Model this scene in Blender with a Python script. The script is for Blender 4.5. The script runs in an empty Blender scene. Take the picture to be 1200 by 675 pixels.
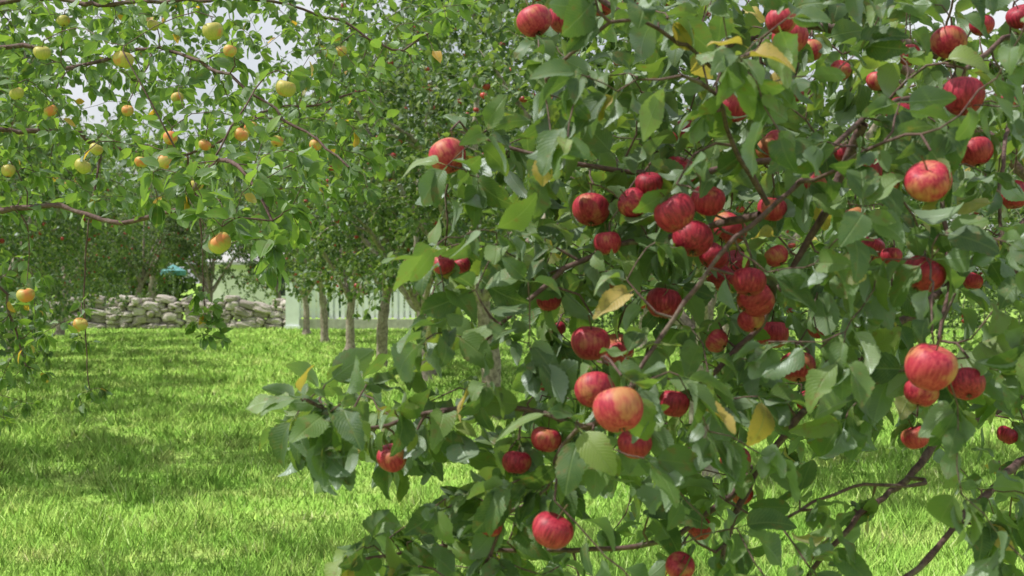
import bpy, math, random
import numpy as np
from mathutils import Vector
rng = np.random.default_rng(11)
random.seed(11)
scene = bpy.context.scene
CAMZ = 1.5
F = 1448.0

def sv(bx, by, d):
    """surveyed bearing / drop readings at distance d -> metres"""
    return np.array([(bx-600)/F*d, d, CAMZ-(by-330)/F*d])

def nrm(v):
    return v/np.maximum(np.linalg.norm(v, axis=-1, keepdims=True), 1e-9)

# ------------------------------------------------------------------ materials
def new_mat(name):
    m = bpy.data.materials.new(name); m.use_nodes = True
    nt = m.node_tree
    for n in list(nt.nodes): nt.nodes.remove(n)
    out = nt.nodes.new('ShaderNodeOutputMaterial')
    return m, nt, out
def N(nt, typ, **kw):
    n = nt.nodes.new(typ)
    for k, v in kw.items(): setattr(n, k, v)
    return n
def L(nt, a, b): nt.links.new(a, b)
def ramp(nt, fac, stops):
    r = N(nt, 'ShaderNodeValToRGB')
    cr = r.color_ramp
    while len(cr.elements) < len(stops): cr.elements.new(0.5)
    for e, (p, c) in zip(cr.elements, stops):
        e.position = p; e.color = (*c, 1)
    L(nt, fac, r.inputs[0]); return r.outputs[0]
def mixc(nt, fac, a, b, blend='MIX'):
    m = N(nt, 'ShaderNodeMix', data_type='RGBA', blend_type=blend)
    for s, v in ((0, fac), (6, a), (7, b)):
        if hasattr(v, 'links'): L(nt, v, m.inputs[s])
        elif s == 0: m.inputs[0].default_value = v
        else: m.inputs[s].default_value = (*v, 1)
    return m.outputs[2]
def math_(nt, op, a, b=None, c=None, clamp=False):
    m = N(nt, 'ShaderNodeMath', operation=op, use_clamp=clamp)
    for i, v in enumerate((a, b, c)):
        if v is None: continue
        if hasattr(v, 'links'): L(nt, v, m.inputs[i])
        else: m.inputs[i].default_value = v
    return m.outputs[0]
def noise(nt, scale, detail=3, vec=None, rough=0.55):
    n = N(nt, 'ShaderNodeTexNoise')
    n.inputs['Scale'].default_value = scale
    n.inputs['Detail'].default_value = detail
    n.inputs['Roughness'].default_value = rough
    if vec is not None: L(nt, vec, n.inputs['Vector'])
    return n.outputs['Fac']

def leaf_material(name, stops, under, veins=True, trans=0.35, rough=0.5, blem=0.5, gl=0.42, cap=.09):
    m, nt, out = new_mat(name)
    at = N(nt, 'ShaderNodeAttribute', attribute_name='rnd')
    col = ramp(nt, at.outputs['Fac'], stops)
    p = N(nt, 'ShaderNodeBsdfDiffuse')
    g = N(nt, 'ShaderNodeBsdfGlossy'); g.inputs['Roughness'].default_value = rough; g.inputs['Color'].default_value = (.85, .92, 1, 1)
    colf = col
    if veins:
        tc = N(nt, 'ShaderNodeTexCoord')
        sep = N(nt, 'ShaderNodeSeparateXYZ'); L(nt, tc.outputs['UV'], sep.inputs[0])
        u, v = sep.outputs[0], sep.outputs[1]
        av = math_(nt, 'ABSOLUTE', math_(nt, 'SUBTRACT', u, 0.5))
        mid = math_(nt, 'SUBTRACT', 1.0, math_(nt, 'DIVIDE', av, 0.04), clamp=True)
        ph = math_(nt, 'SUBTRACT', math_(nt, 'MULTIPLY', v, 46.0), math_(nt, 'MULTIPLY', av, 30.0))
        sv_ = math_(nt, 'POWER', math_(nt, 'ABSOLUTE', math_(nt, 'COSINE', ph)), 12.0)
        vein = math_(nt, 'MAXIMUM', mid, math_(nt, 'MULTIPLY', sv_, 0.4))
        col = mixc(nt, math_(nt, 'MULTIPLY', vein, 0.5), col, (0.19, 0.25, 0.10))
        b = noise(nt, 50, 2, tc.outputs['Object'], 0.7)
        col = mixc(nt, math_(nt, 'MULTIPLY', math_(nt, 'SUBTRACT', b, 0.35), 0.9, clamp=True), col, (0.16, 0.205, 0.06))
        bb = math_(nt, 'MULTIPLY', math_(nt, 'SUBTRACT', b, 0.60), 12.0, clamp=True)
        col = mixc(nt, math_(nt, 'MULTIPLY', bb, blem), col, (0.17, 0.11, 0.045))
        geo = N(nt, 'ShaderNodeNewGeometry')
        colf = mixc(nt, math_(nt, 'MULTIPLY', geo.outputs['Backfacing'], 0.6), col, under)
        bp = N(nt, 'ShaderNodeBump'); bp.inputs['Strength'].default_value = 0.4; bp.inputs['Distance'].default_value = 0.003; bp.invert = True
        L(nt, vein, bp.inputs['Height']); L(nt, bp.outputs[0], p.inputs['Normal']); L(nt, bp.outputs[0], g.inputs['Normal'])
    L(nt, colf, p.inputs['Color'])
    t = N(nt, 'ShaderNodeBsdfTranslucent')
    L(nt, mixc(nt, 1.0, col, (2.1, 2.25, 0.9), 'MULTIPLY'), t.inputs[0])
    ms = N(nt, 'ShaderNodeMixShader'); ms.inputs[0].default_value = trans
    L(nt, p.outputs[0], ms.inputs[1]); L(nt, t.outputs[0], ms.inputs[2])
    fr = N(nt, 'ShaderNodeFresnel'); fr.inputs['IOR'].default_value = 1.4
    m2 = N(nt, 'ShaderNodeMixShader'); L(nt, math_(nt, 'MINIMUM', math_(nt, 'MULTIPLY', fr.outputs[0], gl*1.6), cap), m2.inputs[0])
    L(nt, ms.outputs[0], m2.inputs[1]); L(nt, g.outputs[0], m2.inputs[2])
    L(nt, m2.outputs[0], out.inputs[0])
    return m

M_LEAF = leaf_material('apple_leaf', [(0, (0.032, 0.068, 0.026)), (0.4, (0.072, 0.13, 0.042)), (0.75, (0.13, 0.20, 0.056)), (0.95, (0.21, 0.26, 0.065)), (1.0, (0.40, 0.28, 0.08))], (0.20, 0.27, 0.18), trans=0.30, rough=.5)
M_LEAF_L = leaf_material('apple_leaf_light', [(0, (0.04, 0.085, 0.025)), (0.45, (0.09, 0.16, 0.04)), (0.8, (0.155, 0.25, 0.055)), (0.96, (0.24, 0.32, 0.065)), (1.0, (0.5, 0.27, 0.05))], (0.20, 0.28, 0.15), blem=0.3, trans=0.42)
M_LEAF_F = leaf_material('orchard_leaf', [(0, (0.045, 0.085, 0.03)), (0.5, (0.095, 0.15, 0.048)), (1.0, (0.22, 0.28, 0.10))], (0.20, 0.26, 0.16), veins=False, trans=0.36, rough=.55)

def bark_material(name, c1, c2, c3, scale):
    m, nt, out = new_mat(name)
    tc = N(nt, 'ShaderNodeTexCoord')
    a = noise(nt, scale, 3, tc.outputs['Object'], 0.65)
    b = noise(nt, scale*0.2, 2, tc.outputs['Object'])
    col = ramp(nt, a, [(0.3, c1), (0.6, c2)])
    col = mixc(nt, math_(nt, 'MULTIPLY', math_(nt, 'GREATER_THAN', b, 0.58), math_(nt, 'MULTIPLY', a, 0.8)), col, c3)
    p = N(nt, 'ShaderNodeBsdfPrincipled'); L(nt, col, p.inputs['Base Color']); p.inputs['Roughness'].default_value = 0.8
    bp = N(nt, 'ShaderNodeBump'); bp.inputs['Strength'].default_value = 0.7; bp.inputs['Distance'].default_value = 0.004
    L(nt, a, bp.inputs['Height']); L(nt, bp.outputs[0], p.inputs['Normal'])
    L(nt, p.outputs[0], out.inputs[0]); return m
M_BARK = bark_material('apple_bark', (0.045, 0.023, 0.022), (0.125, 0.07, 0.062), (0.18, 0.15, 0.12), 90)
M_BARK_F = bark_material('trunk_bark', (0.13, 0.10, 0.08), (0.34, 0.29, 0.24), (0.42, 0.41, 0.33), 22)

def apple_material(name, dark, mid, light, patch, patch_amt):
    m, nt, out = new_mat(name)
    tc = N(nt, 'ShaderNodeTexCoord'); oi = N(nt, 'ShaderNodeObjectInfo')
    rnd = oi.outputs['Random']
    mp = N(nt, 'ShaderNodeMapping'); mp.inputs['Scale'].default_value = (1, 1, 0.14)
    off = N(nt, 'ShaderNodeVectorMath', operation='SCALE'); off.inputs[0].default_value = (3.1, 5.7, 1.3)
    L(nt, rnd, off.inputs['Scale'])
    ad = N(nt, 'ShaderNodeVectorMath', operation='ADD')
    L(nt, tc.outputs['Object'], ad.inputs[0]); L(nt, off.outputs[0], ad.inputs[1])
    L(nt, ad.outputs[0], mp.inputs[0])
    s = noise(nt, 210, 3, mp.outputs[0], 0.65)
    big = noise(nt, 22, 2, ad.outputs[0])
    s2 = math_(nt, 'ADD', s, math_(nt, 'MULTIPLY', math_(nt, 'SUBTRACT', rnd, 0.5), 0.2))
    col = ramp(nt, s2, [(0.34, dark), (0.5, mid), (0.72, light)])
    pf = math_(nt, 'MULTIPLY', math_(nt, 'SUBTRACT', math_(nt, 'ADD', math_(nt, 'ADD', big, math_(nt, 'MULTIPLY', rnd, 0.24)), math_(nt, 'MULTIPLY', s, 0.25)), 1.12-patch_amt), 5.0, clamp=True)
    col = mixc(nt, math_(nt, 'MULTIPLY', pf, 0.85), col, patch)
    vo = N(nt, 'ShaderNodeTexVoronoi'); vo.inputs['Scale'].default_value = 210; L(nt, ad.outputs[0], vo.inputs['Vector'])
    dots = math_(nt, 'LESS_THAN', vo.outputs['Distance'], 0.13)
    col = mixc(nt, math_(nt, 'MULTIPLY', dots, 0.3), col, (0.5, 0.3, 0.2))
    p = N(nt, 'ShaderNodeBsdfPrincipled'); L(nt, col, p.inputs['Base Color'])
    rg = math_(nt, 'ADD', 0.41, math_(nt, 'MULTIPLY', big, 0.22)); L(nt, rg, p.inputs['Roughness'])
    p.inputs['Specular IOR Level'].default_value = 0.4
    L(nt, p.outputs[0], out.inputs[0]); return m
M_RED = apple_material('red_apple_skin', (0.18, 0.005, 0.02), (0.34, 0.015, 0.042), (0.48, 0.055, 0.075), (0.44, 0.22, 0.08), 0.295)
M_YEL = apple_material('yellow_apple_skin', (0.34, 0.33, 0.07), (0.42, 0.37, 0.09), (0.52, 0.38, 0.11), (0.60, 0.17, 0.06), 0.36)
def simple(name, col, rough=0.7, nscale=None, amt=0.3, bump=0.0):
    m, nt, out = new_mat(name)
    p = N(nt, 'ShaderNodeBsdfPrincipled'); p.inputs['Roughness'].default_value = rough
    tc = N(nt, 'ShaderNodeTexCoord')
    f = noise(nt, nscale or 5, 3, tc.outputs['Object'])
    c = ramp(nt, f, [(0.3, tuple(x*(1-amt) for x in col)), (0.7, tuple(min(1, x*(1+amt*0.6)) for x in col))])
    L(nt, c, p.inputs['Base Color'])
    L(nt, p.outputs[0], out.inputs[0]); return m
M_STEM = simple('apple_stem', (0.10, 0.07, 0.03), 0.8, 80)
M_FAR_R = simple('far_red_apple_skin', (0.40, 0.05, 0.04), 0.4, 1.5, 0.5)
M_FAR_Y = simple('far_yellow_apple_skin', (0.50, 0.40, 0.12), 0.4, 1.5, 0.4)

# ------------------------------------------------------------------ mesh utils
def build(name, verts, faces, mat=None, rnd=None, uv=None, smooth=True, mats=None, midx=None):
    verts = np.asarray(verts, dtype=np.float32); faces = np.asarray(faces, dtype=np.int32)
    me = bpy.data.meshes.new(name)
    n, k = faces.shape
    me.vertices.add(len(verts)); me.vertices.foreach_set('co', verts.ravel())
    me.loops.add(n*k); me.loops.foreach_set('vertex_index', faces.ravel())
    me.polygons.add(n); me.polygons.foreach_set('loop_start', np.arange(0, n*k, k, dtype=np.int32))
    me.update(calc_edges=True)
    me.polygons.foreach_set('use_smooth', np.full(n, smooth))
    if rnd is not None:
        a = me.attributes.new('rnd', 'FLOAT', 'POINT'); a.data.foreach_set('value', np.asarray(rnd, dtype=np.float32))
    if uv is not None:
        l = me.uv_layers.new(name='UVMap'); l.data.foreach_set('uv', np.asarray(uv, dtype=np.float32)[faces.ravel()].ravel())
    if mat: me.materials.append(mat)
    if mats:
        for m in mats: me.materials.append(m)
        me.polygons.foreach_set('material_index', np.asarray(midx, dtype=np.int32))
    return me
def obj(name, me, parent=None, loc=(0, 0, 0)):
    o = bpy.data.objects.new(name, me); scene.collection.objects.link(o)
    o.location = loc
    if parent: o.parent = parent
    return o
def empty(name, loc=(0, 0, 0)):
    e = bpy.data.objects.new(name, None); e.empty_display_size = 0.3
    scene.collection.objects.link(e); e.location = loc; return e

def catmull(ctrl, spacing):
    c = np.array(ctrl, dtype=float)
    c = np.vstack([2*c[0]-c[1], c, 2*c[-1]-c[-2]])
    out = []
    for i in range(1, len(c)-2):
        p0, p1, p2, p3 = c[i-1], c[i], c[i+1], c[i+2]
        n = max(2, int(np.linalg.norm(p2-p1)/spacing))
        for t in np.linspace(0, 1, n, endpoint=False):
            out.append(0.5*((2*p1)+(-p0+p2)*t+(2*p0-5*p1+4*p2-p3)*t*t+(-p0+3*p1-3*p2+p3)*t**3))
    out.append(c[-2]); return np.array(out)

def tubes(polys, sides_fn):
    V, Fc, base = [], [], 0
    for pts, rad in polys:
        n = len(pts); s = sides_fn(rad[0])
        tan = nrm(np.gradient(pts, axis=0))
        ref = np.array([1.0, 0, 0]) if abs(tan[0][0]) < 0.8 else np.array([0, 1.0, 0])
        a = nrm(np.cross(tan[0], ref)); ang = np.arange(s)/s*2*math.pi
        for i in range(n):
            a = nrm(a-tan[i]*np.dot(a, tan[i])); b = np.cross(tan[i], a)
            V.append(pts[i]+rad[i]*(np.cos(ang)[:, None]*a+np.sin(ang)[:, None]*b))
        i = np.arange(n-1)[:, None]*s; j = np.arange(s)[None, :]; j2 = (j+1) % s
        Fc.append(np.stack([i+j, i+j2, i+s+j2, i+s+j], -1).reshape(-1, 4)+base)
        base += n*s
    return np.vstack(V), np.vstack(Fc)

class Grower:
    def __init__(s, spacing):
        s.P = np.zeros((90000, 3)); s.R = np.zeros(90000); s.n = 0; s.polys = []; s.sp = spacing; s.twigs = []; s.mains = []
    def _add(s, pts, rad):
        k = len(pts); s.P[s.n:s.n+k] = pts; s.R[s.n:s.n+k] = rad; s.n += k; s.polys.append((pts, rad))
    def main(s, ctrl, r0, r1, wob=0.0, leafy=True):
        pts = catmull(ctrl, s.sp)
        if wob:
            w = rng.normal(size=(len(pts), 3)); k = np.ones(5)/5
            w = np.stack([np.convolve(w[:, i], k, 'same') for i in range(3)], 1)*wob
            w[0] = 0; pts = pts+w
        rad = np.linspace(r0, r1, len(pts))*(1+0.09*rng.normal(size=len(pts)))
        s._add(pts, rad)
        if leafy: s.mains.append(pts)
        return pts
    def twig(s, target, r1=0.0013, rmax=0.004, sag=0.1):
        d = np.linalg.norm(s.P[:s.n]-target, axis=1); i = int(np.argmin(d))
        D = d[i]
        p0 = s.P[i]; q = i+1 if i+1 < s.n and np.linalg.norm(s.P[i+1]-p0) < s.sp*2.2 else i
        td = nrm(s.P[q]-p0) if q != i else nrm(target-p0)
        c1 = p0+td*D*0.3+(target-p0)*0.15
        c2 = target-(target-p0)*0.3+np.array([0, 0, sag*D])+rng.normal(size=3)*0.08*D
        n = max(4, int(D/s.sp)+1); t = np.linspace(0, 1, n)[:, None]
        pts = (1-t)**3*p0+3*(1-t)**2*t*c1+3*(1-t)*t*t*c2+t**3*target
        pts[1:-1] += rng.normal(size=(n-2, 3))*0.0025
        r0 = min(rmax, s.R[i]*0.8, 0.0018+D*0.008)
        s._add(pts, np.linspace(r0, r1, n)); s.twigs.append(pts); return pts

def leaf_template(rows, cols, ratio=0.63, pet=0.18, serr=0.0):
    V, UV = [], []
    for k, t in enumerate(rows):
        if t <= pet+1e-6: w = 0.012
        else:
            q = (t-pet)/(1-pet); w = max(0.004, ratio*(1-pet)*0.5*(math.sin(math.pi*q**0.9)**0.72)*(1.1-0.25*q))
            w *= 1+(serr if k % 2 else -serr)
        for c in np.linspace(-1, 1, cols):
            V.append((c*w, t+(0.012 if (serr and k % 2 and t > pet) else 0)*abs(c), c)); UV.append((0.5+0.5*c*(w/(ratio*0.42)), max(0, (t-pet)/(1-pet))))
    Fc = []
    for i in range(len(rows)-1):
        for j in range(cols-1):
            a = i*cols+j; Fc.append((a, a+1, a+cols+1, a+cols))
    return np.array(V), np.array(UV), np.array(Fc)
T_NEAR = leaf_template([0]+list(np.linspace(.18, 1.0, 20)), 3, serr=.045)
T_MID = leaf_template([0, .18, .27, .45, .65, .85, 1.0], 3)
T_FAR = leaf_template([0, .3, .7, 1.0], 2, 0.66, 0.0)

def leaves(name, pos, dr, nr, size, rnd, tmpl, mat, curlr=(0.1, 0.9), foldr=(0.1, 0.5), wav=(0.01, .05)):
    V, UV, Fc = tmpl; n = len(pos); T = len(V)
    dr = nrm(dr); nr = nrm(nr-dr*np.sum(nr*dr, 1, keepdims=True)); sd = np.cross(dr, nr)
    curl = rng.uniform(*curlr, n)[:, None]; fold = rng.uniform(*foldr, n)[:, None]; tw = rng.normal(size=n)[:, None]*0.4
    ph = rng.uniform(0, 6.28, n)[:, None]; wavea = rng.uniform(*wav, n)[:, None]
    x, y, c = V[:, 0][None], V[:, 1][None], V[:, 2][None]
    wr = rng.uniform(0.8, 1.15, n)[:, None]
    cs = np.maximum(curl, 1e-3); ang = cs*y
    yy = np.sin(ang)/cs; zz = -(1-np.cos(ang))/cs
    z = zz+np.abs(x)*fold+wavea*np.sin(y*11+ph+c*1.3)*np.abs(c)*np.minimum(1, np.abs(x)*8)
    xa = x*wr*np.sqrt(np.maximum(0.2, 1-fold**2*0.6))
    a2 = tw*y; xr = xa*np.cos(a2); z = z+xa*np.sin(a2)
    S = size[:, None, None]
    W = pos[:, None, :]+S*(xr[..., None]*sd[:, None, :]+yy[..., None]*dr[:, None, :]+z[..., None]*nr[:, None, :])
    F_ = (Fc[None]+(np.arange(n)*T)[:, None, None]).reshape(-1, 4)
    return build(name, W.reshape(-1, 3), F_, mat, rnd=np.repeat(rnd, T), uv=np.tile(UV, (n, 1)) if T > 10 else None)

def leaf_sites(twigs, step, t0, tipn, down, upn, size, tan_w=0.5):
    P, D, Nn, S = [], [], [], []
    for pts in twigs:
        seg = np.linalg.norm(np.diff(pts, axis=0), axis=1); cum = np.concatenate([[0], np.cumsum(seg)]); Lt = cum[-1]
        ds = np.concatenate([np.arange(Lt*t0, Lt, step), np.full(tipn, Lt)]); n = len(ds)
        p = np.stack([np.interp(ds, cum, pts[:, i]) for i in range(3)], 1)
        j = np.clip(np.searchsorted(cum, ds)-1, 0, len(pts)-2); tn = nrm(pts[j+1]-pts[j])
        a = nrm(np.cross(tn, np.array([0.2, 0.3, 0.93]))); b = np.cross(tn, a)
        g = (rng.uniform(0, 6.28)+2.4*np.arange(n))[:, None]; r = np.cos(g)*a+np.sin(g)*b
        tip = (ds >= Lt*0.97)[:, None]
        d = tn*(tan_w+0.5*tip)+r*0.75+np.array([0, 0, -down])+rng.normal(size=(n, 3))*0.25
        P.append(p); D.append(d); Nn.append(np.array([0, 0, upn])+rng.normal(size=(n, 3))*0.55+r*0.2)
        S.append(rng.uniform(*size, n)*np.where(rng.random(n) > .25, 1, .62))
    return [np.concatenate(q) for q in (P, D, Nn, S)]

def lathe_apple(seg=28, rings=18, seed=0):
    r_ = np.random.default_rng(seed); V = []
    lob = r_.uniform(0.01, 0.03); el = r_.uniform(0.0, 0.06); el2 = r_.uniform(0, 6.28); tall = r_.uniform(0.84, 0.97)
    for i in range(rings+1):
        th = math.pi*i/rings
        rr = math.sin(th)**0.92*(1+0.08*math.cos(th))
        z = math.cos(th)*tall
        if th < 0.75: z -= 0.26*(1-th/0.75)**1.6
        if th > math.pi-0.55: z += 0.20*(1-(math.pi-th)/0.55)**1.5
        for j in range(seg):
            a = 2*math.pi*j/seg
            k = 1+lob*math.cos(5*a)*max(0, -math.cos(th)+0.3)+el*math.cos(a-el2)
            V.append((rr*k*math.cos(a), rr*k*math.sin(a), z+el*0.8*rr*math.cos(a-el2)))
    Fc = []
    for i in range(rings):
        for j in range(seg):
            Fc.append((i*seg+j, (i+1)*seg+j, (i+1)*seg+(j+1) % seg, i*seg+(j+1) % seg))
    return np.array(V), np.array(Fc)
def apple_mesh(name, mat, seed, r):
    V, Fc = lathe_apple(seed=seed); V = V*r
    st = np.array([[0, 0, r*0.55], [0.001, 0, r*0.8], [0.003, 0.001, r*1.05], [0.006, 0.002, r*1.0+0.014]])
    sv_, sf = tubes([(st, np.array([.0016, .0012, .0012, .0018]))], lambda r: 6)
    cal_v, cal_f = [], []
    for k in range(5):
        a = k*2*math.pi/5; c_, s_ = math.cos(a), math.sin(a); b0 = len(cal_v)
        for (rr, ww, zz) in ((0.02, .05, -.67), (0.14, .05, -.80), (0.19, .005, -.90)):
            cal_v += [((rr*c_-ww*s_)*r, (rr*s_+ww*c_)*r, zz*r), ((rr*c_+ww*s_)*r, (rr*s_-ww*c_)*r, zz*r)]
        cal_f += [(b0, b0+1, b0+3, b0+2), (b0+2, b0+3, b0+5, b0+4)]
    VV = np.vstack([V, sv_, np.array(cal_v)])
    FF = np.vstack([Fc, sf+len(V), np.array(cal_f)+len(V)+len(sv_)])
    mi = np.concatenate([np.zeros(len(Fc)), np.ones(len(sf)+len(cal_f))])
    return build(name, VV, FF, smooth=True, mats=[mat, M_STEM], midx=mi)
UNIT = 0.034
RED = [apple_mesh('red_apple', M_RED, s, UNIT) for s in range(6)]
YEL = [apple_mesh('yellow_apple', M_YEL, s+9, UNIT) for s in range(3)]

def place_apples(G, lst, meshes, parent, base, kid, diam, k_=1.0):
    cs = []
    for (x, y, dia, *rest) in lst:
        d = rest[0] if rest else diam*F/dia
        r = dia*d/F/2*k_
        c = sv(x, y, d)
        tgt = c+np.array([0.004, 0.003, r+0.012])
        dn = np.min(np.linalg.norm(G.P[:G.n]-tgt, axis=1))
        if dn > 0.012: G.twig(tgt, r1=0.0018, rmax=0.004, sag=0.35)
        o = obj(kid, random.choice(meshes), parent, tuple(c-base))
        o.scale = (r/UNIT,)*3
        o.rotation_euler = (random.gauss(0, .3), random.gauss(0, .3), random.uniform(0, 6.28))
        cs.append((c, r))
    return cs
def thin(P, D, S, fruit, depth=0.4, margin=.012, prob=.95):
    """fruit hangs on the open outer side of the crown: leaves crowding it there are gone"""
    keep = np.ones(len(P), bool); ctr = P+nrm(D)*S[:, None]*0.6
    for c, r in fruit:
        o_ = nrm(np.array([-c[0]*0.9, -c[1], 0.15]))
        v = ctr-c; t = np.clip(v@o_, 0, depth); dist = np.linalg.norm(v-t[:, None]*o_, axis=1)
        lim = np.where(t > 0.01, r+margin, r)
        keep &= ~((dist < lim) & (rng.random(len(P)) < prob))
    return keep

def inpoly(x, y, poly):
    c = False; j = len(poly)-1
    for i in range(len(poly)):
        if (poly[i][1] > y) != (poly[j][1] > y) and x < (poly[j][0]-poly[i][0])*(y-poly[i][1])/(poly[j][1]-poly[i][1])+poly[i][0]: c = not c
        j = i
    return c

# ================================================================== FOREGROUND TREE
base = np.array([2.5, 3.8, 0.0])
G = Grower(0.03)
A = lambda *p: np.array(p, dtype=float)
G.main([base+A(0, 0, -0.05), base+A(.02, -.02, .4), base+A(-.03, -.04, .9)], 0.11, 0.085, 0.01, leafy=False)
fork = base+A(-.03, -.04, .85)
G.main([fork, A(2.15, 3.4, 1.7), A(1.75, 2.95, 2.2), A(1.4, 2.7, 2.2), sv(1215, 25, 2.5), sv(1120, 85, 2.3), sv(1020, 140, 2.15), sv(950, 198, 2.05), sv(890, 252, 1.97), sv(830, 312, 1.92), sv(790, 370, 1.9), sv(760, 420, 1.88), sv(735, 470, 1.87)], 0.05, 0.0055, 0.013)
pts_, rad_ = G.polys[-1]; B1 = pts_
ii = np.linspace(0, 1, len(pts_)); newr = (0.0036+0.045*np.clip(1-ii*1.9, 0, 1)**1.2+0.0055*(1-ii))*(1+.09*rng.normal(size=len(ii)))
G.polys[-1] = (pts_, newr); G.R[G.n-len(pts_):G.n] = newr
def br(r0, r1, *p, wob=0.012):
    return G.main([q if isinstance(q, np.ndarray) else sv(*q) for q in p], r0, r1, wob)
B4 = br(.02, .0045, fork, A(2.1, 3.4, 1.3), (1300, 250, 3.0), (1200, 265, 2.8), (1110, 335, 2.6), (1040, 388, 2.4), (985, 440, 2.3), (940, 490, 2.2), (895, 545, 2.2), (850, 640, 2.1), (835, 720, 2.1))
B5 = br(.02, .0045, fork, A(1.9, 3.2, 1.05), (1270, 440, 2.75), (1185, 470, 2.6), (1105, 510, 2.4), (1060, 560, 2.3), (1010, 606, 2.2), (940, 680, 2.15))
B6 = br(.011, .005, (1270, 440, 2.75), (1240, 500, 2.5), (1200, 540, 2.3), (1130, 600, 2.15), (1060, 672, 2.05), (1010, 720, 2.0))
br(.009, .004, (1012, 145, 2.14), (985, 210, 2.2), (955, 262, 2.2), (920, 322, 2.2), (880, 400, 2.2), (800, 470, 2.1))
B7 = br(.007, .003, (890, 252, 1.97), (810, 265, 2.1), (720, 288, 2.1), (660, 315, 2.08), (610, 358, 2.05), (553, 412, 2.05))
B8 = br(.005, .003, (745, 450, 1.9), (690, 488, 1.95), (620, 474, 2.0), (520, 485, 2.0), (430, 500, 2.0), (352, 470, 1.95))
br(.0038, .0024, (735, 468, 1.87), (700, 498, 1.89), (662, 520, 1.95), (640, 572, 2.0), (596, 606, 2.0), (575, 655, 2.0), (545, 700, 2.0))
br(.02, .005, A(1.75, 2.95, 2.2), (1260, 90, 2.95), (1200, 86, 2.85), (1130, 73, 2.75), (1010, 40, 2.65), (930, 30, 2.6), (850, 50, 2.5), (760, 30, 2.4), (690, -10, 2.4))
br(.006, .0028, (930, 30, 2.6), (860, 75, 2.2), (790, 60, 2.0), (745, 32, 1.95), (690, 50, 1.95), (640, 90, 2.0))
br(.007, .003, (965, 185, 2.07), (890, 192, 2.2), (800, 205, 2.2), (700, 195, 2.2), (620, 182, 2.2), (540, 158, 2.25))
br(.004, .0025, (1062, 560, 2.3), (1085, 568, 2.25), (1000, 570, 2.15), (925, 598, 2.1), (880, 600, 2.1))
br(.006, .0028, (895, 545, 2.2), (840, 600, 2.2), (760, 640, 2.15), (650, 650, 2.15), (520, 640, 2.15), (395, 652, 2.15))
br(.005, .003, (1120, 85, 2.3), (1110, 180, 2.25), (1100, 260, 2.2), (1112, 340, 2.1), (1100, 400, 2.05))
br(.006, .003, (1200, 86, 2.85), (1180, 160, 2.4), (1170, 240, 2.3), (1200, 330, 2.3))
br(.005, .003, (900, 240, 2.0), (860, 170, 1.95), (840, 110, 1.9), (800, 90, 1.85))
for a in range(7):
    an = a*0.9+0.3
    G.main([fork, fork+A(.5*math.cos(an), .5*math.sin(an), .6), fork+A(1.2*math.cos(an), 1.2*math.sin(an), 1.3), fork+A(1.9*math.cos(an), 1.9*math.sin(an), 1.75)], .04, .006, 0.01)

fg_apples = [(525,183,46),(657,121,27),(626,25,44),(662,22,42),(519,310,28,2.3),(541,311,22,2.4),(643,353,30,2.2),(460,537,36,2.02),
 (693,246,46),(712,285,34,2.1),(742,238,38,2.1),(790,250,52),(812,280,50),(855,268,44),(845,325,40),(858,125,44),(882,106,36),(806,157,38),(797,200,42),
 (778,355,44),(885,350,48),(692,402,48),(722,412,42),(697,457,50,1.85),(725,480,62,1.7),(640,515,38,2.0),(605,542,36,2.0),(647,622,52,1.85),(575,618,28,2.0),
 (790,473,38,1.95),(862,310,36),(1128,113,50),(1057,132,42),(1088,120,36),(1142,178,44),(1088,213,56),(1082,321,52),(1090,430,62,1.75),(1133,450,45,1.95),(1080,460,42,1.97),
 (1073,513,34,2.1),(1187,228,38),(1181,510,26,2.5),(985,83,26,2.5),(905,172,42),(925,45,44),(1012,203,44),(952,215,38),(1021,290,34),(966,443,24,2.4),(935,430,44),
 (905,392,40),(862,540,38),(797,665,36,2.0),(820,620,30,2.2),(1112,50,44),(970,315,30),(745,520,42,1.87),(700,550,32,2.0),(705,4,36),(905,245,36,2.2),(640,450,20,2.5),(1150,30,30,2.7),(760,580,22,2.5),
 (735,12,30),(830,235,42,2.0),(835,300,36,2.1),(878,330,42,2.0),(760,215,34,2.1),(1045,300,26,2.4),(915,25,38,2.2),(1175,120,30,2.4),(880,375,34,2.1),(950,60,28,2.5),(1000,255,30,2.3),(655,385,18,2.6),(840,400,30,2.2),
 (1030,95,30,2.4),(1065,65,28,2.5),(990,180,28,2.4),(1040,215,30,2.3),(930,110,26,2.5),(760,130,24,2.5),(1195,20,34,2.4),(715,330,22,2.4),(960,385,28,2.3),(910,300,30,2.2),(1015,330,24,2.5),(945,470,26,2.4),(870,580,28,2.3),(1140,330,24,2.5)]
root = empty('apple_tree', tuple(base))
fa = place_apples(G, fg_apples, RED, root, base, 'apple', 0.069, 0.96)

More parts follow.
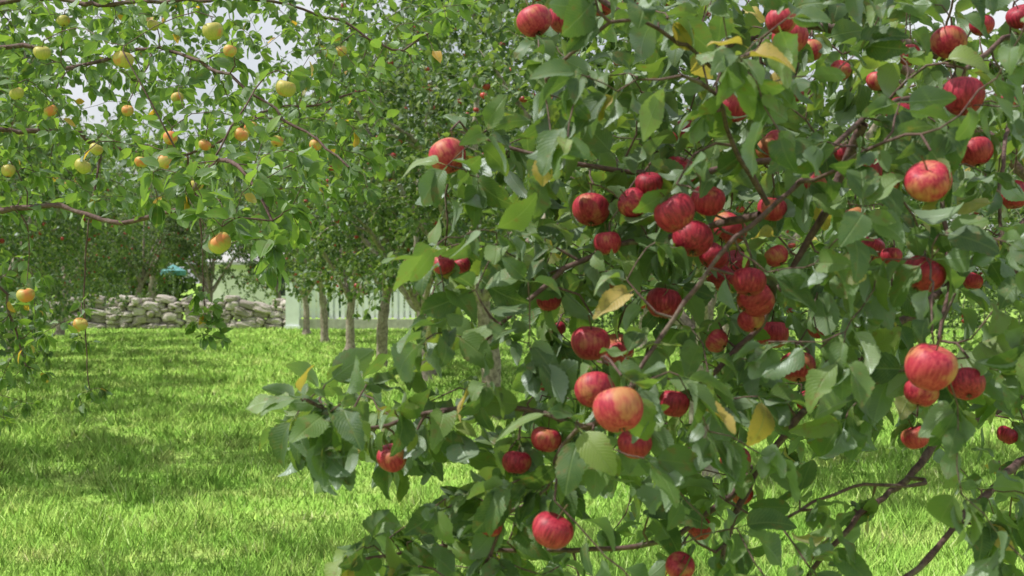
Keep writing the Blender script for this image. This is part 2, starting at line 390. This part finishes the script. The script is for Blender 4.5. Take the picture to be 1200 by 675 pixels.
region = [(640,-40),(600,20),(640,90),(600,150),(500,165),(505,205),(590,215),(600,250),(500,290),(500,340),(590,340),(560,370),(475,365),(480,410),(590,420),(600,440),(520,450),(400,435),(330,450),(340,500),(370,545),(450,535),(500,515),(570,510),(560,560),(480,570),(500,615),(385,640),(400,665),(520,690),(620,760),(1260,760),(1260,-40)]
holes = [(1050,545,75,40),(600,408,34,14),(970,560,38,24),(1160,515,60,26),(540,560,40,30),(1040,640,70,30),(700,640,30,20),(1130,545,50,25),(720,590,30,18)]
def ok(x, y):
    if not inpoly(x, y, region): return False
    return not any(((x-a)/c)**2+((y-b)/d)**2 < 1 for a, b, c, d in holes)
tg = []
def fill(count, x0, x1, y0, y1, dist):
    k = 0; tries = 0
    while k < count and tries < 20000:
        tries += 1
        x, y = rng.uniform(x0, x1), rng.uniform(y0, y1)
        if not ok(x, y): continue
        if y > 500 and x > 900 and rng.random() < 0.6: continue
        p = sv(x, y, dist(x))
        if tg and np.min(np.linalg.norm(np.array(tg)-p, axis=1)) < 0.055: continue
        tg.append(p); k += 1
fill(370, 320, 1260, -40, 740, lambda x: rng.uniform(1.9, 2.3) if x < 620 else rng.choice([rng.uniform(1.75, 2.2), rng.uniform(2.1, 3.1)], p=[.34, .66]))
fill(60, 330, 660, 100, 690, lambda x: rng.uniform(1.95, 2.45))
fill(70, 640, 960, -20, 520, lambda x: rng.uniform(2.2, 2.8))
tg.sort(key=lambda p: np.min(np.linalg.norm(G.P[:G.n]-p, axis=1)))
for p in tg: G.twig(p, sag=0.12)
near_tw = list(G.twigs); G.twigs = []
k = 0
while k < 170:
    th, ph = rng.uniform(0, 6.28), rng.uniform(-0.4, 1.3)
    r = rng.uniform(0.9, 1.0)
    p = base+A(0, 0, 2.0)+A(1.9*r*math.cos(th)*math.cos(ph), 1.9*r*math.sin(th)*math.cos(ph), 1.5*r*math.sin(ph))
    if p[1] < 2.6 and p[0] < 1.9: continue
    G.twig(p, rmax=.006); k += 1
far_tw = G.twigs
spurs = []
for pts in G.mains:
    for i in range(6, len(pts)-1, 5):
        if rng.random() < 0.75:
            d = nrm(rng.normal(size=3)+A(0, 0, .3))*rng.uniform(.02, .06)
            spurs.append(np.array([pts[i], pts[i]+d*.5, pts[i]+d])); G.polys.append((spurs[-1], np.array([.003, .0025, .002])))
s1 = leaf_sites(near_tw, 0.03, 0.2, 4, 0.55, 0.6, (0.062, 0.106))
s2 = leaf_sites(spurs, 0.03, 0.6, 5, 0.45, 0.65, (0.05, 0.09))
s3 = leaf_sites(far_tw, 0.035, 0.15, 5, 0.35, 0.8, (0.06, 0.09))
P, D, Nn, S = [np.concatenate(z) for z in zip(s1, s2, s3)]
keep = thin(P, D, S, fa)
keep &= thin(P, D, S, [(q, .012) for B in (B1[40:], B4[45:], B5[40:], B6, B7) for q in B[::2]], .3, .012, .2)
P, D, Nn, S = P[keep], D[keep], Nn[keep], S[keep]
rr = rng.beta(1.5, 1.7, len(P))*0.955; rr[rng.random(len(P)) < 0.025] = 1.0
obj('leaves', leaves('leaves', P-base, D, Nn, S, rr, T_NEAR, M_LEAF, (0.2, 1.9), (0.0, 0.75), (.01, .085)), root)
v, f = tubes(G.polys, lambda r: 12 if r > .01 else 7)
obj('trunk_and_branches', build('branches', v-base, f, M_BARK), root)

# ================================================================== LEFT TREE (yellow apples)
base = np.array([-4.3, 5.3, 0.0]); G = Grower(0.05)
G.main([base+A(0, 0, -.05), base+A(.03, 0, .6), base+A(.0, .03, 1.2)], .13, .10, .01, leafy=False)
fork = base+A(0, .03, 1.15)
br(.03, .004, fork, A(-3.4, 5.0, 1.75), (-60, 235, 4.8), (0, 241, 4.6), (60, 243, 4.5), (130, 263, 4.4), (180, 252, 4.3), (216, 246, 4.2), (260, 235, 3.9), wob=.015)
br(.02, .004, fork, A(-3.5, 4.8, 2.1), (-20, 60, 4.9), (90, 80, 4.8), (180, 60, 4.7), (270, 90, 4.5), (350, 140, 4.4), (410, 200, 4.3), wob=.025)
br(.02, .004, fork, A(-3.4, 4.9, 2.3), (0, 0, 5), (120, 10, 4.9), (250, 0, 4.8), (380, 20, 4.8), (450, 60, 4.8), (500, 40, 4.8), wob=.025)
br(.02, .004, fork, A(-3.6, 5.4, 2.0), (30, 150, 5.6), (120, 170, 5.6), (220, 180, 5.5), (320, 130, 5.6), (430, 110, 5.8), wob=.025)
br(.012, .004, (216, 246, 4.2), (240, 200, 3.6), (270, 190, 3.4), (300, 220, 3.3), (320, 260, 3.25), wob=.01)
br(.02, .004, fork, A(-3.6, 5.6, 1.5), (-30, 330, 5.6), (10, 370, 5.6), (30, 430, 5.6), wob=.01)
br(.006, .0025, (120, 170, 5.6), (108, 250, 5.5), (98, 330, 5.5), (100, 400, 5.5), (105, 455, 5.5), wob=.008)
br(.006, .0025, (220, 180, 5.5), (235, 260, 5.6), (238, 340, 5.6), (244, 392, 5.6), wob=.008)
for a in range(6):
    an = a*1.05+1.2
    G.main([fork, fork+A(.6*math.cos(an), .6*math.sin(an), .7), fork+A(1.3*math.cos(an), 1.3*math.sin(an), 1.4), fork+A(1.9*math.cos(an), 1.9*math.sin(an), 1.8)], .05, .008, .015)
la = [(145,70,24,3.9),(50,62,20,4.1),(335,104,24,3.8),(283,158,18,4.3),(294,150,16,4.4),(200,162,17,4.2),(193,190,18,4.2),(166,190,16,4.3),(97,195,20,4.1),(231,216,15,4.2),(258,285,28,3.2),(30,346,21,4.6),(94,380,17,5.2),
 (370,170,15,4.4),(325,166,15,4.5),(240,170,15,4.3),(208,115,15,4.3),(113,175,16,4.3),(60,130,16,4.5),(20,110,17,4.3),(150,130,14,4.6),(270,60,16,4.3),(250,37,24,3.9),(10,200,16,4.5),(75,25,15,4.5),(400,60,14,4.6),(180,30,14,4.6)]
root = empty('apple_tree', tuple(base))
fa = place_apples(G, la, YEL, root, base, 'apple', 0.062)
reg2 = [(-60,-40),(580,-40),(540,60),(450,110),(460,190),(430,230),(355,300),(300,320),(255,280),(235,265),(120,240),(-60,260)]
tg = []
while len(tg) < 760:
    x, y = rng.uniform(-60, 580), rng.uniform(-40, 320)
    if not inpoly(x, y, reg2): continue
    d = rng.uniform(3.1, 3.6) if (x > 170 and x < 370 and y > 160 and rng.random() < .3) else rng.uniform(4.4, 7.6)
    tg.append(sv(x, y, d))
for _ in range(70): tg.append(sv(rng.uniform(-60, 55), rng.uniform(300, 500), rng.uniform(5.3, 6.5)))
for bx, by, n_ in ((105, 458, 5), (98, 390, 3), (243, 385, 8), (238, 345, 4)):
    for _ in range(n_): tg.append(sv(bx+rng.normal()*7, by+rng.normal()*9, 5.55))
for _ in range(150):
    th, ph = rng.uniform(0, 6.28), rng.uniform(-0.2, 1.4)
    p = base+A(0, 0, 2.6)+A(2.2*math.cos(th)*math.cos(ph), 2.2*math.sin(th)*math.cos(ph), 1.6*math.sin(ph))*rng.uniform(.6, 1)
    if p[1] < 3.0 and p[0] > -2.5: continue
    tg.append(p)
tg.sort(key=lambda p: np.min(np.linalg.norm(G.P[:G.n]-p, axis=1)))
for p in tg: G.twig(p, rmax=.006, sag=.15)
P, D, Nn, S = leaf_sites(G.twigs+[m[10:] for m in G.mains[:6]], 0.033, 0.05, 5, 0.35, 0.7, (0.05, 0.085))
keep = thin(P, D, S, fa, .8, .012, .97); P, D, Nn, S = P[keep], D[keep], Nn[keep], S[keep]
rr = rng.beta(1.7, 1.9, len(P))*0.955; rr[rng.random(len(P)) < 0.012] = 1.0
obj('leaves', leaves('leaves', P-base, D, Nn, S, rr, T_MID, M_LEAF_L), root)
v, f = tubes(G.polys, lambda r: 10 if r > .02 else 5)
obj('trunk_and_branches', build('branches', v-base, f, M_BARK), root)

# ================================================================== ORCHARD ROW TREES
def row_tree(seed, R=1.95, zc=3.1, H=1.85, apmat=M_FAR_R, droop=9):
    G = Grower(0.09)
    lean = rng.normal(size=2)*.12; th_ = rng.uniform(1.0, 1.25)
    top = A(lean[0], lean[1], th_)
    G.main([A(0, 0, -.05), A(lean[0]*.3, lean[1]*.3, .12), A(lean[0]*.7, lean[1]*.4, th_*.6), top], .11, .08, .012, leafy=False)
    pts_, rad_ = G.polys[0]; rad_[:2] *= 1.35
    nl = 6
    for a in range(nl):
        an = a*6.28/nl+rng.uniform(-.3, .3); e = rng.uniform(.8, 1.0)
        c, s = math.cos(an), math.sin(an)
        p1 = top+A(.4*c, .4*s, .45); p2 = top+A(1.0*c*e, 1.0*s*e, 1.3*rng.uniform(.7, 1.1)); p3 = top+A(1.6*c*e, 1.6*s*e, 1.9*rng.uniform(.5, 1.2))
        G.main([top-A(0, 0, .1*rng.random()), p1, p2, p3], .055, .012, .02)
        p4 = p3+A(.35*c, .35*s, -.5)
        G.main([p2, p2+A(.5*c, .5*s, .1), p4], .022, .007, .02)
    G.main([top, top+A(.1, 0, 1.), top+A(-.1, .15, zc+H*.8-th_)], .05, .012, .02)
    tg = []
    lumps = nrm(rng.normal(size=(9, 3)))
    while len(tg) < 310:
        d = nrm(rng.normal(size=3)); r = rng.uniform(.25, 1)**.5
        l = 0.82+0.26*max(0, float(np.max(lumps@d)))**4
        p = A(d[0]*R*l, d[1]*R*l, zc+d[2]*H*l)*1.0; p[:2] *= r; p[2] = zc+(p[2]-zc)*r
        tg.append(p)
    for _ in range(droop):
        an = rng.uniform(0, 6.28); tg.append(A(R*.85*math.cos(an), R*.85*math.sin(an), rng.uniform(zc-H-.25, zc-H+.2)))
    tg.sort(key=lambda p: np.min(np.linalg.norm(G.P[:G.n]-p, axis=1)))
    for p in tg: G.twig(p, r1=.002, rmax=.01, sag=.15)
    tw = G.twigs+[m[5:] for m in G.mains]
    side = []
    for t in tw:
        for _ in range(4):
            i = rng.integers(1, len(t)); q = t[i]+rng.normal(size=3)*.14
            side.append(np.array([t[i], (t[i]+q)/2+A(0, 0, .02), q]))
    P, D, Nn, S = leaf_sites(tw+side, 0.042, .1, 4, .25, .7, (.06, .092))
    lm = leaves('leaves', P, D, Nn, S, rng.beta(1.7, 2, len(P)), T_FAR, M_LEAF_F)
    v, f = tubes(G.polys+[(s, np.array([.003, .002, .0015])) for s in side[::2]], lambda r: 10 if r > .03 else 3)
    bm = build('branches', v, f, M_BARK_F)
    AV, AF = lathe_apple(10, 7, seed)
    ap = P[rng.integers(0, len(P), 110)]+A(0, 0, -.05)
    V = (AV[None]*.031+ap[:, None, :]).reshape(-1, 3); Fc = (AF[None]+(np.arange(len(ap))*len(AV))[:, None, None]).reshape(-1, 4)
    return lm, bm, build('apples', V, Fc, apmat)
VAR = [row_tree(0), row_tree(1), row_tree(2, zc=2.95, H=1.9, apmat=M_FAR_Y, droop=14), row_tree(3, R=2.15, zc=2.6, H=1.8, droop=20)]
def put_tree(x, y, k, rot, sc, tall=1.0):
    e = empty('apple_tree', (x, y, 0)); e.rotation_euler[2] = rot; e.scale = (sc, sc, sc*tall)
    for nme, m in zip(('leaves', 'trunk_and_branches', 'apples'), VAR[k]): obj(nme, m, e)
row = lambda x0, d: x0-0.262*d
for k, d in enumerate((9.3, 13.5, 17.6, 21.7, 25.7, 30.2, 35)):
    put_tree(row(3.36, d)+(0.5 if d < 10 else 0), d, k % 2, k*1.7+.4, [1, 1.08, 1.08, 1, 1, 1, .95][k], [1, 1, 1, 1.1, 1.15, 1.15, 1.15][k])
put_tree(-1.3, 19.6, 1, 2.2, 1.05, 1.1)
for k, d in enumerate((9.9, 13.8, 17.7, 21.6, 25.4, 29.4, 34)):
    put_tree(row(-3.35, d)-(.25 if d > 12 else 0), d, (2, 3, 2, 3, 2, 0, 3)[k], k*2.1, [1.12, 1.0, 1.0, 1.0, .95, 1, 1][k], [1.05, 1.15, 1.15, 1.2, 1.2, 1.15, 1.15][k])
k = 0
for d in (12, 17, 22, 27, 32):
    put_tree(row(-10.2, d), d, k % 4, k*1.3, 1.1, 1.2); k += 1
for d in (7, 12, 17, 22, 27, 33):
    put_tree(row(9.9, d), d, k % 4, k*1.3, 1.0); k += 1
for x, d, s, vv in ((-21, 44, 1.15, 3), (-18, 42.5, 1.15, 3), (-15.3, 43, 1.1, 3), (-13.0, 42.4, 1.05, 3), (-10.4, 42.6, 1.0, 0), (-8.0, 43, 1.1, 3), (-5.6, 44.5, 1.2, 3), (-2.5, 44, 1.2, 3), (2, 45, 1.3, 3), (7, 44, 1.3, 3)):
    put_tree(x, d, vv, k*1.3, s, 1.2 if vv else 1.12); k += 1

# ================================================================== DISTANT TREES
n = 90000
cx = rng.uniform(-75, 75, 190); cy = rng.uniform(62, 84, 190); cr = rng.uniform(2.6, 5, 190); cz = rng.uniform(2, 12.5, 190)*(0.8+.2*np.sin(cx*.3))
ix = rng.integers(0, 190, n); dd = nrm(rng.normal(size=(n, 3))); rad = cr[ix]*rng.uniform(.6, 1.05, n)
P = np.stack([cx[ix], cy[ix], cz[ix]], 1)+dd*rad[:, None]; P[:, 2] = np.abs(P[:, 2])
tr = []
for i in range(0, 190, 2):
    tr.append((np.array([[cx[i], cy[i], -.1], [cx[i]+.2, cy[i], 1.5], [cx[i], cy[i]+.2, cz[i]+1]]), np.array([.25, .2, .08])))
e = empty('distant_trees')
obj('foliage', leaves('foliage', P, rng.normal(size=(n, 3)), dd+A(0, 0, .5), rng.uniform(.3, .6, n), rng.beta(2, 2, n), T_FAR, M_LEAF_F), e)
v, f = tubes(tr, lambda r: 8); obj('trunks', build('trunks', v, f, M_BARK_F), e)
n = 26000
P = np.stack([rng.uniform(-1.6, 26, n), 39.6+rng.uniform(-.6, .6, n), rng.uniform(0, 1, n)], 1)
P[:, 2] *= 2.1+.35*np.sin(P[:, 0]*1.7)+.2*np.sin(P[:, 0]*4.1)
e = empty('hedge')
obj('foliage', leaves('foliage', P, rng.normal(size=(n, 3)), rng.normal(size=(n, 3))*.5+A(0, -.4, .6), rng.uniform(.07, .14, n), rng.beta(2, 2, n)*.7, T_FAR, M_LEAF_F), e)
st = [(np.array([[a, 39.6, -.05], [a+rng.normal()*.1, 39.6+rng.normal()*.1, .8], [a+rng.normal()*.3, 39.6+rng.normal()*.2, 1.8]]), np.array([.03, .02, .006])) for a in np.arange(-1.3, 26, .35)]
v, f = tubes(st, lambda r: 5); obj('stems', build('stems', v, f, M_BARK_F), e)

# ================================================================== GROUND + GRASS
def grass_color(nt, vec):
    a = noise(nt, 0.5, 2, vec); b = noise(nt, 2.6, 3, vec)
    c = ramp(nt, a, [(0.35, (0.30, 0.54, 0.10)), (0.65, (0.44, 0.70, 0.15))])
    return mixc(nt, math_(nt, 'MULTIPLY', math_(nt, 'SUBTRACT', b, .46, clamp=True), 2.6, clamp=True), c, (0.60, 0.66, 0.25))
m, nt, out = new_mat('lawn')
geo = N(nt, 'ShaderNodeNewGeometry'); c = grass_color(nt, geo.outputs['Position'])
f_ = noise(nt, 60, 3, geo.outputs['Position'])
c = mixc(nt, math_(nt, 'MULTIPLY', f_, .75), c, (0.09, 0.14, 0.03))
p = N(nt, 'ShaderNodeBsdfDiffuse'); L(nt, c, p.inputs[0])
L(nt, p.outputs[0], out.inputs[0]); M_GROUND = m
gx = np.linspace(-400, 400, 81); gy = np.linspace(-200, 900, 111)
X, Y = np.meshgrid(gx, gy); V = np.stack([X.ravel(), Y.ravel(), np.zeros(X.size)], 1)
i, j = np.meshgrid(np.arange(110), np.arange(80), indexing='ij'); a = (i*81+j).ravel()
obj('ground', build('ground', V, np.stack([a, a+1, a+82, a+81], 1), M_GROUND))
m, nt, out = new_mat('grass_blade')
geo = N(nt, 'ShaderNodeNewGeometry'); c = grass_color(nt, geo.outputs['Position'])
at = N(nt, 'ShaderNodeAttribute', attribute_name='rnd')
c = mixc(nt, 1.0, c, ramp(nt, at.outputs['Fac'], [(0, (.4, .5, .4)), (.55, (.95, 1, .95)), (.93, (1.3, 1.2, 1.3)), (1, (1.5, 1.2, 2.2))]), 'MULTIPLY')
vm = N(nt, 'ShaderNodeVectorMath', operation='SCALE'); L(nt, geo.outputs['Normal'], vm.inputs[0]); vm.inputs['Scale'].default_value = .45
va = N(nt, 'ShaderNodeVectorMath', operation='ADD'); L(nt, vm.outputs[0], va.inputs[0]); va.inputs[1].default_value = (0, 0, 1)
vn = N(nt, 'ShaderNodeVectorMath', operation='NORMALIZE'); L(nt, va.outputs[0], vn.inputs[0])
p = N(nt, 'ShaderNodeBsdfDiffuse'); L(nt, c, p.inputs[0]); L(nt, vn.outputs[0], p.inputs['Normal'])
t = N(nt, 'ShaderNodeBsdfTranslucent'); L(nt, mixc(nt, 1, c, (1.3, 1.25, .9), 'MULTIPLY'), t.inputs[0])
ms = N(nt, 'ShaderNodeMixShader'); ms.inputs[0].default_value = .25; L(nt, p.outputs[0], ms.inputs[1]); L(nt, t.outputs[0], ms.inputs[2]); L(nt, ms.outputs[0], out.inputs[0])
M_GRASS = m
n = 430000
y = np.exp(rng.uniform(math.log(4.3), math.log(42), n)); x = -1+rng.uniform(-1, 1, n)*(3.5+.52*y)
def vn2(x, y, s, sd_):   # smooth value noise for sward height
    r_ = np.random.default_rng(sd_).random((64, 64)); u, v = x*s+31.3, y*s+11.7
    i, j = np.floor(u).astype(int), np.floor(v).astype(int); a, b = u-i, v-j; a = a*a*(3-2*a); b = b*b*(3-2*b)
    g = lambda p, q: r_[p % 64, q % 64]
    return (g(i, j)*(1-a)+g(i+1, j)*a)*(1-b)+(g(i, j+1)*(1-a)+g(i+1, j+1)*a)*b
cl = .6*vn2(x, y, 1.1, 1)+.4*vn2(x, y, 3.3, 2)
h = rng.uniform(.03, .09, n)*(0.25+1.4*cl); w = .0017+.0008*y*rng.uniform(.5, 1, n)
nt_ = 1100; nb = 70000; ty = np.exp(rng.uniform(math.log(5), math.log(34), nt_)); tx = -1+rng.uniform(-1, 1, nt_)*(3.5+.5*ty)
it = rng.integers(0, nt_, nb); ux = tx[it]+rng.normal(size=nb)*.07; uy = ty[it]+rng.normal(size=nb)*.07
hs = rng.uniform(.4, 1.2, nt_)
x = np.concatenate([x, ux]); y = np.concatenate([y, uy]); h = np.concatenate([h, rng.uniform(.07, .19, nb)*hs[it]]); w = np.concatenate([w, .002+.0005*uy])
n = len(x); an = rng.uniform(0, 6.28, n); b = rng.uniform(0.2, 1.1, n)*h; ba = rng.uniform(0, 6.28, n)
P0 = np.stack([x-w*np.cos(an), y-w*np.sin(an), np.zeros(n)-.002], 1); P1 = np.stack([x+w*np.cos(an), y+w*np.sin(an), np.zeros(n)-.002], 1)
P2 = np.stack([x+b*np.cos(ba), y+b*np.sin(ba), h], 1)
V = np.stack([P0, P1, P2], 1).reshape(-1, 3)
rr = rng.beta(1.6, 1.8, n)*.95; rr[rng.random(n) < .04] = 1
obj('grass', build('grass', V, np.arange(3*n).reshape(-1, 3), M_GRASS, rnd=np.repeat(rr, 3), smooth=False))

# ================================================================== STONE WALL
def box(cx, cy, cz, sx, sy, sz):
    v = np.array([[a, b, c] for a in (-.5, .5) for b in (-.5, .5) for c in (-.5, .5)])*[sx, sy, sz]+[cx, cy, cz]
    f = np.array([[0, 1, 3, 2], [4, 6, 7, 5], [0, 4, 5, 1], [2, 3, 7, 6], [0, 2, 6, 4], [1, 5, 7, 3]])
    return v, f
def boxes(lst):
    V, Fc = [], []
    for k, b in enumerate(lst):
        v, f = box(*b); V.append(v); Fc.append(f+8*k)
    return np.vstack(V), np.vstack(Fc)
def stone_unit():
    g = 5; vs = {}; V = []; Fc = []
    def vid(p):
        key = tuple(np.round(p, 4))
        if key not in vs: vs[key] = len(V); V.append(p)
        return vs[key]
    for ax in range(3):
        for sg in (-1, 1):
            for i in range(g):
                for j in range(g):
                    q = []
                    for (a, b) in ((i, j), (i+1, j), (i+1, j+1), (i, j+1)):
                        p = [0, 0, 0]; p[ax] = sg; p[(ax+1) % 3] = 2*a/g-1; p[(ax+2) % 3] = 2*b/g-1; q.append(vid(tuple(p)))
                    Fc.append(q if sg > 0 else q[::-1])
    V = np.array(V, float); r = np.sum(np.abs(V)**5, 1)**.2; return V/r[:, None]*1.0, np.array(Fc)
SV, SF = stone_unit()
Vs, Fs, R_ = [], [], []; kk = 0
def stone(x, y, z, w_, d_, h_, tilt):
    global kk
    v = SV.copy(); nf = rng.normal(size=(3, 3))
    v = v*(1+.22*np.sin(v@nf*1.8+rng.uniform(0, 6)).mean(1, keepdims=True)); v = v+.06*rng.normal(size=v.shape)
    v = v*[w_/2, d_/2, h_/2]
    v[:, [0, 2]] = v[:, [0, 2]]@np.array([[math.cos(tilt), -math.sin(tilt)], [math.sin(tilt), math.cos(tilt)]])
    Vs.append(v+[x, y, z]); Fs.append(SF+kk*len(SV)); R_.append(np.full(len(SV), rng.random())); kk += 1
xx = -30.0
while xx < -7.3:
    cw = rng.uniform(.25, .6); z = 0; H_ = rng.uniform(.72, .98)
    while z < H_-.06:
        h_ = rng.uniform(.11, .27); nn = 1 if (h_ > .18 or cw < .34) else 2
        for q in range(nn):
            stone(xx+cw*(q+.5)/nn+rng.normal()*.05, 39.2+rng.uniform(-.08, .08), z+h_/2, cw/nn*rng.uniform(.95, 1.2), rng.uniform(.4, .55), h_*1.04, rng.normal()*.16)
        z += h_
    xx += cw*.93
m, nt, out = new_mat('field_stone')
at = N(nt, 'ShaderNodeAttribute', attribute_name='rnd'); tc = N(nt, 'ShaderNodeTexCoord'); nz = noise(nt, 9, 4, tc.outputs['Object'])
c = mixc(nt, math_(nt, 'MULTIPLY', nz, .5), ramp(nt, at.outputs['Fac'], [(0, (.26, .23, .21)), (.5, (.42, .38, .35)), (1, (.55, .51, .48))]), (.28, .25, .20))
p = N(nt, 'ShaderNodeBsdfPrincipled'); L(nt, c, p.inputs['Base Color']); p.inputs['Roughness'].default_value = .85; L(nt, p.outputs[0], out.inputs[0])
obj('stone_wall', build('stone_wall', np.vstack(Vs), np.vstack(Fs), m, rnd=np.concatenate(R_), smooth=False))

# ================================================================== FENCE
M_WHITE = simple('white_paint', (.80, .83, .87), .5, 3, .08); M_CONC = simple('concrete', (.42, .41, .38), .85, 6, .25)
e = empty('picket_fence', (-7, 39, 0)); V = []
xx = .55
while xx < 5.4:
    V.append((xx, 0, .98+rng.normal()*.008, .12, .022, 1.30)); xx += .185
v, f = boxes(V); obj('boards', build('boards', v, f, M_WHITE, smooth=False), e)
v, f = boxes([(2.9, .04, .62, 5.2, .045, .08), (2.9, .04, 1.35, 5.2, .045, .08)]+[(a, .12, .9, .1, .1, 1.4) for a in (1.4, 3.4, 5.3)]); obj('rails_and_posts', build('rails', v, f, M_WHITE, smooth=False), e)
v, f = boxes([(2.9, 0, .14, 5.2, .28, .34)]); obj('plinth', build('plinth', v, f, M_CONC, smooth=False), e)
v, f = boxes([(.1, 0, .85, .42, .42, 1.8), (.1, 0, 1.79, .52, .52, .08), (.1, 0, .04, .5, .5, .14)]); obj('gate_pillar', build('pillar', v, f, M_WHITE, smooth=False), e)

# ================================================================== WHITE HOUSE
M_ROOF = simple('roof_sheet', (.42, .42, .42), .7, 8, .15); M_GLASS = simple('window_glass', (.05, .06, .07), .1); M_WALL = simple('white_render', (.80, .80, .78), .8, 2, .08)
e = empty('white_house', (-8.6, 52, 0))
v, f = boxes([(0, 3, 1.15, 8, 6, 2.3)]); obj('walls', build('walls', v, f, M_WALL, smooth=False), e)
RZ = 3.1
rv = np.array([[-4.4, -.4, 2.2], [4.4, -.4, 2.2], [4.4, 3, RZ], [-4.4, 3, RZ], [-4.4, 6.4, 2.2], [4.4, 6.4, 2.2], [-4.4, -.4, 2.32], [4.4, -.4, 2.32], [4.4, 3, RZ+.12], [-4.4, 3, RZ+.12], [-4.4, 6.4, 2.32], [4.4, 6.4, 2.32]], float)
rf = np.array([[0, 3, 2, 1], [3, 4, 5, 2], [6, 7, 8, 9], [9, 8, 11, 10], [0, 1, 7, 6], [4, 10, 11, 5], [0, 6, 9, 3], [3, 9, 10, 4], [1, 2, 8, 7], [2, 5, 11, 8]])
obj('roof', build('roof', rv, rf, M_ROOF, smooth=False), e)
gv = np.array([[-4, .003, 2.3], [-4, 3, RZ-.03], [-4, 5.99, 2.3], [-4, 3, 2.3], [4, .003, 2.3], [4, 3, RZ-.03], [4, 5.99, 2.3], [4, 3, 2.3]], float)
obj('gables', build('gables', gv, np.array([[0, 3, 2, 1], [4, 5, 6, 7]]), M_WALL, smooth=False), e)
v, f = boxes([(a, -.01, 1.4, 1.0, .06, 1.0) for a in (-.9, 2.7)]); obj('windows', build('windows', v, f, M_GLASS, smooth=False), e)
fr = []
for a in (-.9, 2.7): fr += [(a, -.03, 1.94, 1.16, .08, .08), (a, -.03, .86, 1.2, .1, .08), (a-.54, -.03, 1.4, .08, .08, 1.0), (a+.54, -.03, 1.4, .08, .08, 1.0), (a, -.045, 1.4, .05, .04, 1.0)]
v, f = boxes(fr); obj('window_frames', build('frames', v, f, M_WHITE, smooth=False), e)
v, f = boxes([(1.0, -.02, 1.0, .95, .08, 2.0)]); obj('door', build('door', v, f, simple('door_paint', (.10, .16, .15), .5), smooth=False), e)

# turquoise parasol
M_TURQ = simple('turquoise_canvas', (.13, .36, .37), .8, 4, .12)
e = empty('garden_parasol', (-12.5, 45.6, -.25)); V = [(0, 0, 2.38)]; Fc = []
for i in range(8):
    a = i*math.pi/4; V += [(.48*math.cos(a), .48*math.sin(a), 2.15), (.48*math.cos(a), .48*math.sin(a), 1.98)]
for i in range(8):
    a, b = 1+2*i, 1+2*((i+1) % 8); Fc += [(0, a, b), (a, a+1, b+1, b)]
me = bpy.data.meshes.new('canopy'); me.from_pydata(V, [], Fc); me.materials.append(M_TURQ); obj('canopy', me, e)
v, f = tubes([(np.array([[0, 0, 0], [0, 0, 1.2], [0, 0, 2.42]]), np.array([.025, .025, .02])), (np.array([[0, 0, .25], [0, 0, .31], [0, 0, .33]]), np.array([.3, .3, .05]))], lambda r: 12); obj('pole', build('pole', v, f, M_WHITE), e)

# ================================================================== LIGHT + CAMERA
el, az = math.radians(56), math.radians(262)   # azimuth clockwise from +Y : sun high on the left
sd = Vector((math.sin(az)*math.cos(el), math.cos(az)*math.cos(el), math.sin(el)))
w = bpy.data.worlds.new('World'); scene.world = w; w.use_nodes = True; nt = w.node_tree
sky = nt.nodes.new('ShaderNodeTexSky'); sky.sky_type = 'NISHITA'; sky.sun_disc = False
sky.sun_elevation = el; sky.sun_rotation = az; sky.dust_density = 4; sky.air_density = 1.0
tc = nt.nodes.new('ShaderNodeTexCoord'); cn = noise(nt, 2.2, 3, tc.outputs['Generated'])
cf = math_(nt, 'ADD', .5, math_(nt, 'MULTIPLY', math_(nt, 'SUBTRACT', cn, .4), 2.0), clamp=True)
cc = mixc(nt, cf, sky.outputs[0], (8.0, 8.1, 8.3))
nt.links.new(cc, nt.nodes['Background'].inputs[0]); nt.nodes['Background'].inputs[1].default_value = 0.125
ld = bpy.data.lights.new('sun', 'SUN'); ld.energy = 5; ld.angle = math.radians(.6); ld.color = (1, .95, .86)
lo = bpy.data.objects.new('sun', ld); scene.collection.objects.link(lo); lo.rotation_euler = sd.to_track_quat('Z', 'Y').to_euler(); lo.location = (-20, -10, 30)
cd = bpy.data.cameras.new('camera'); co = bpy.data.objects.new('camera', cd); scene.collection.objects.link(co)
cd.sensor_width = 36; cd.lens = F*36/1200; cd.clip_end = 2000; cd.clip_start = .05
co.location = (0, 0, CAMZ); co.rotation_euler = (math.radians(90-.3), 0, 0)
cd.dof.use_dof = True; cd.dof.focus_distance = 3.8; cd.dof.aperture_fstop = 7.5
scene.camera = co
scene.view_settings.view_transform = 'Standard'; scene.view_settings.look = 'None'; scene.view_settings.exposure = 0
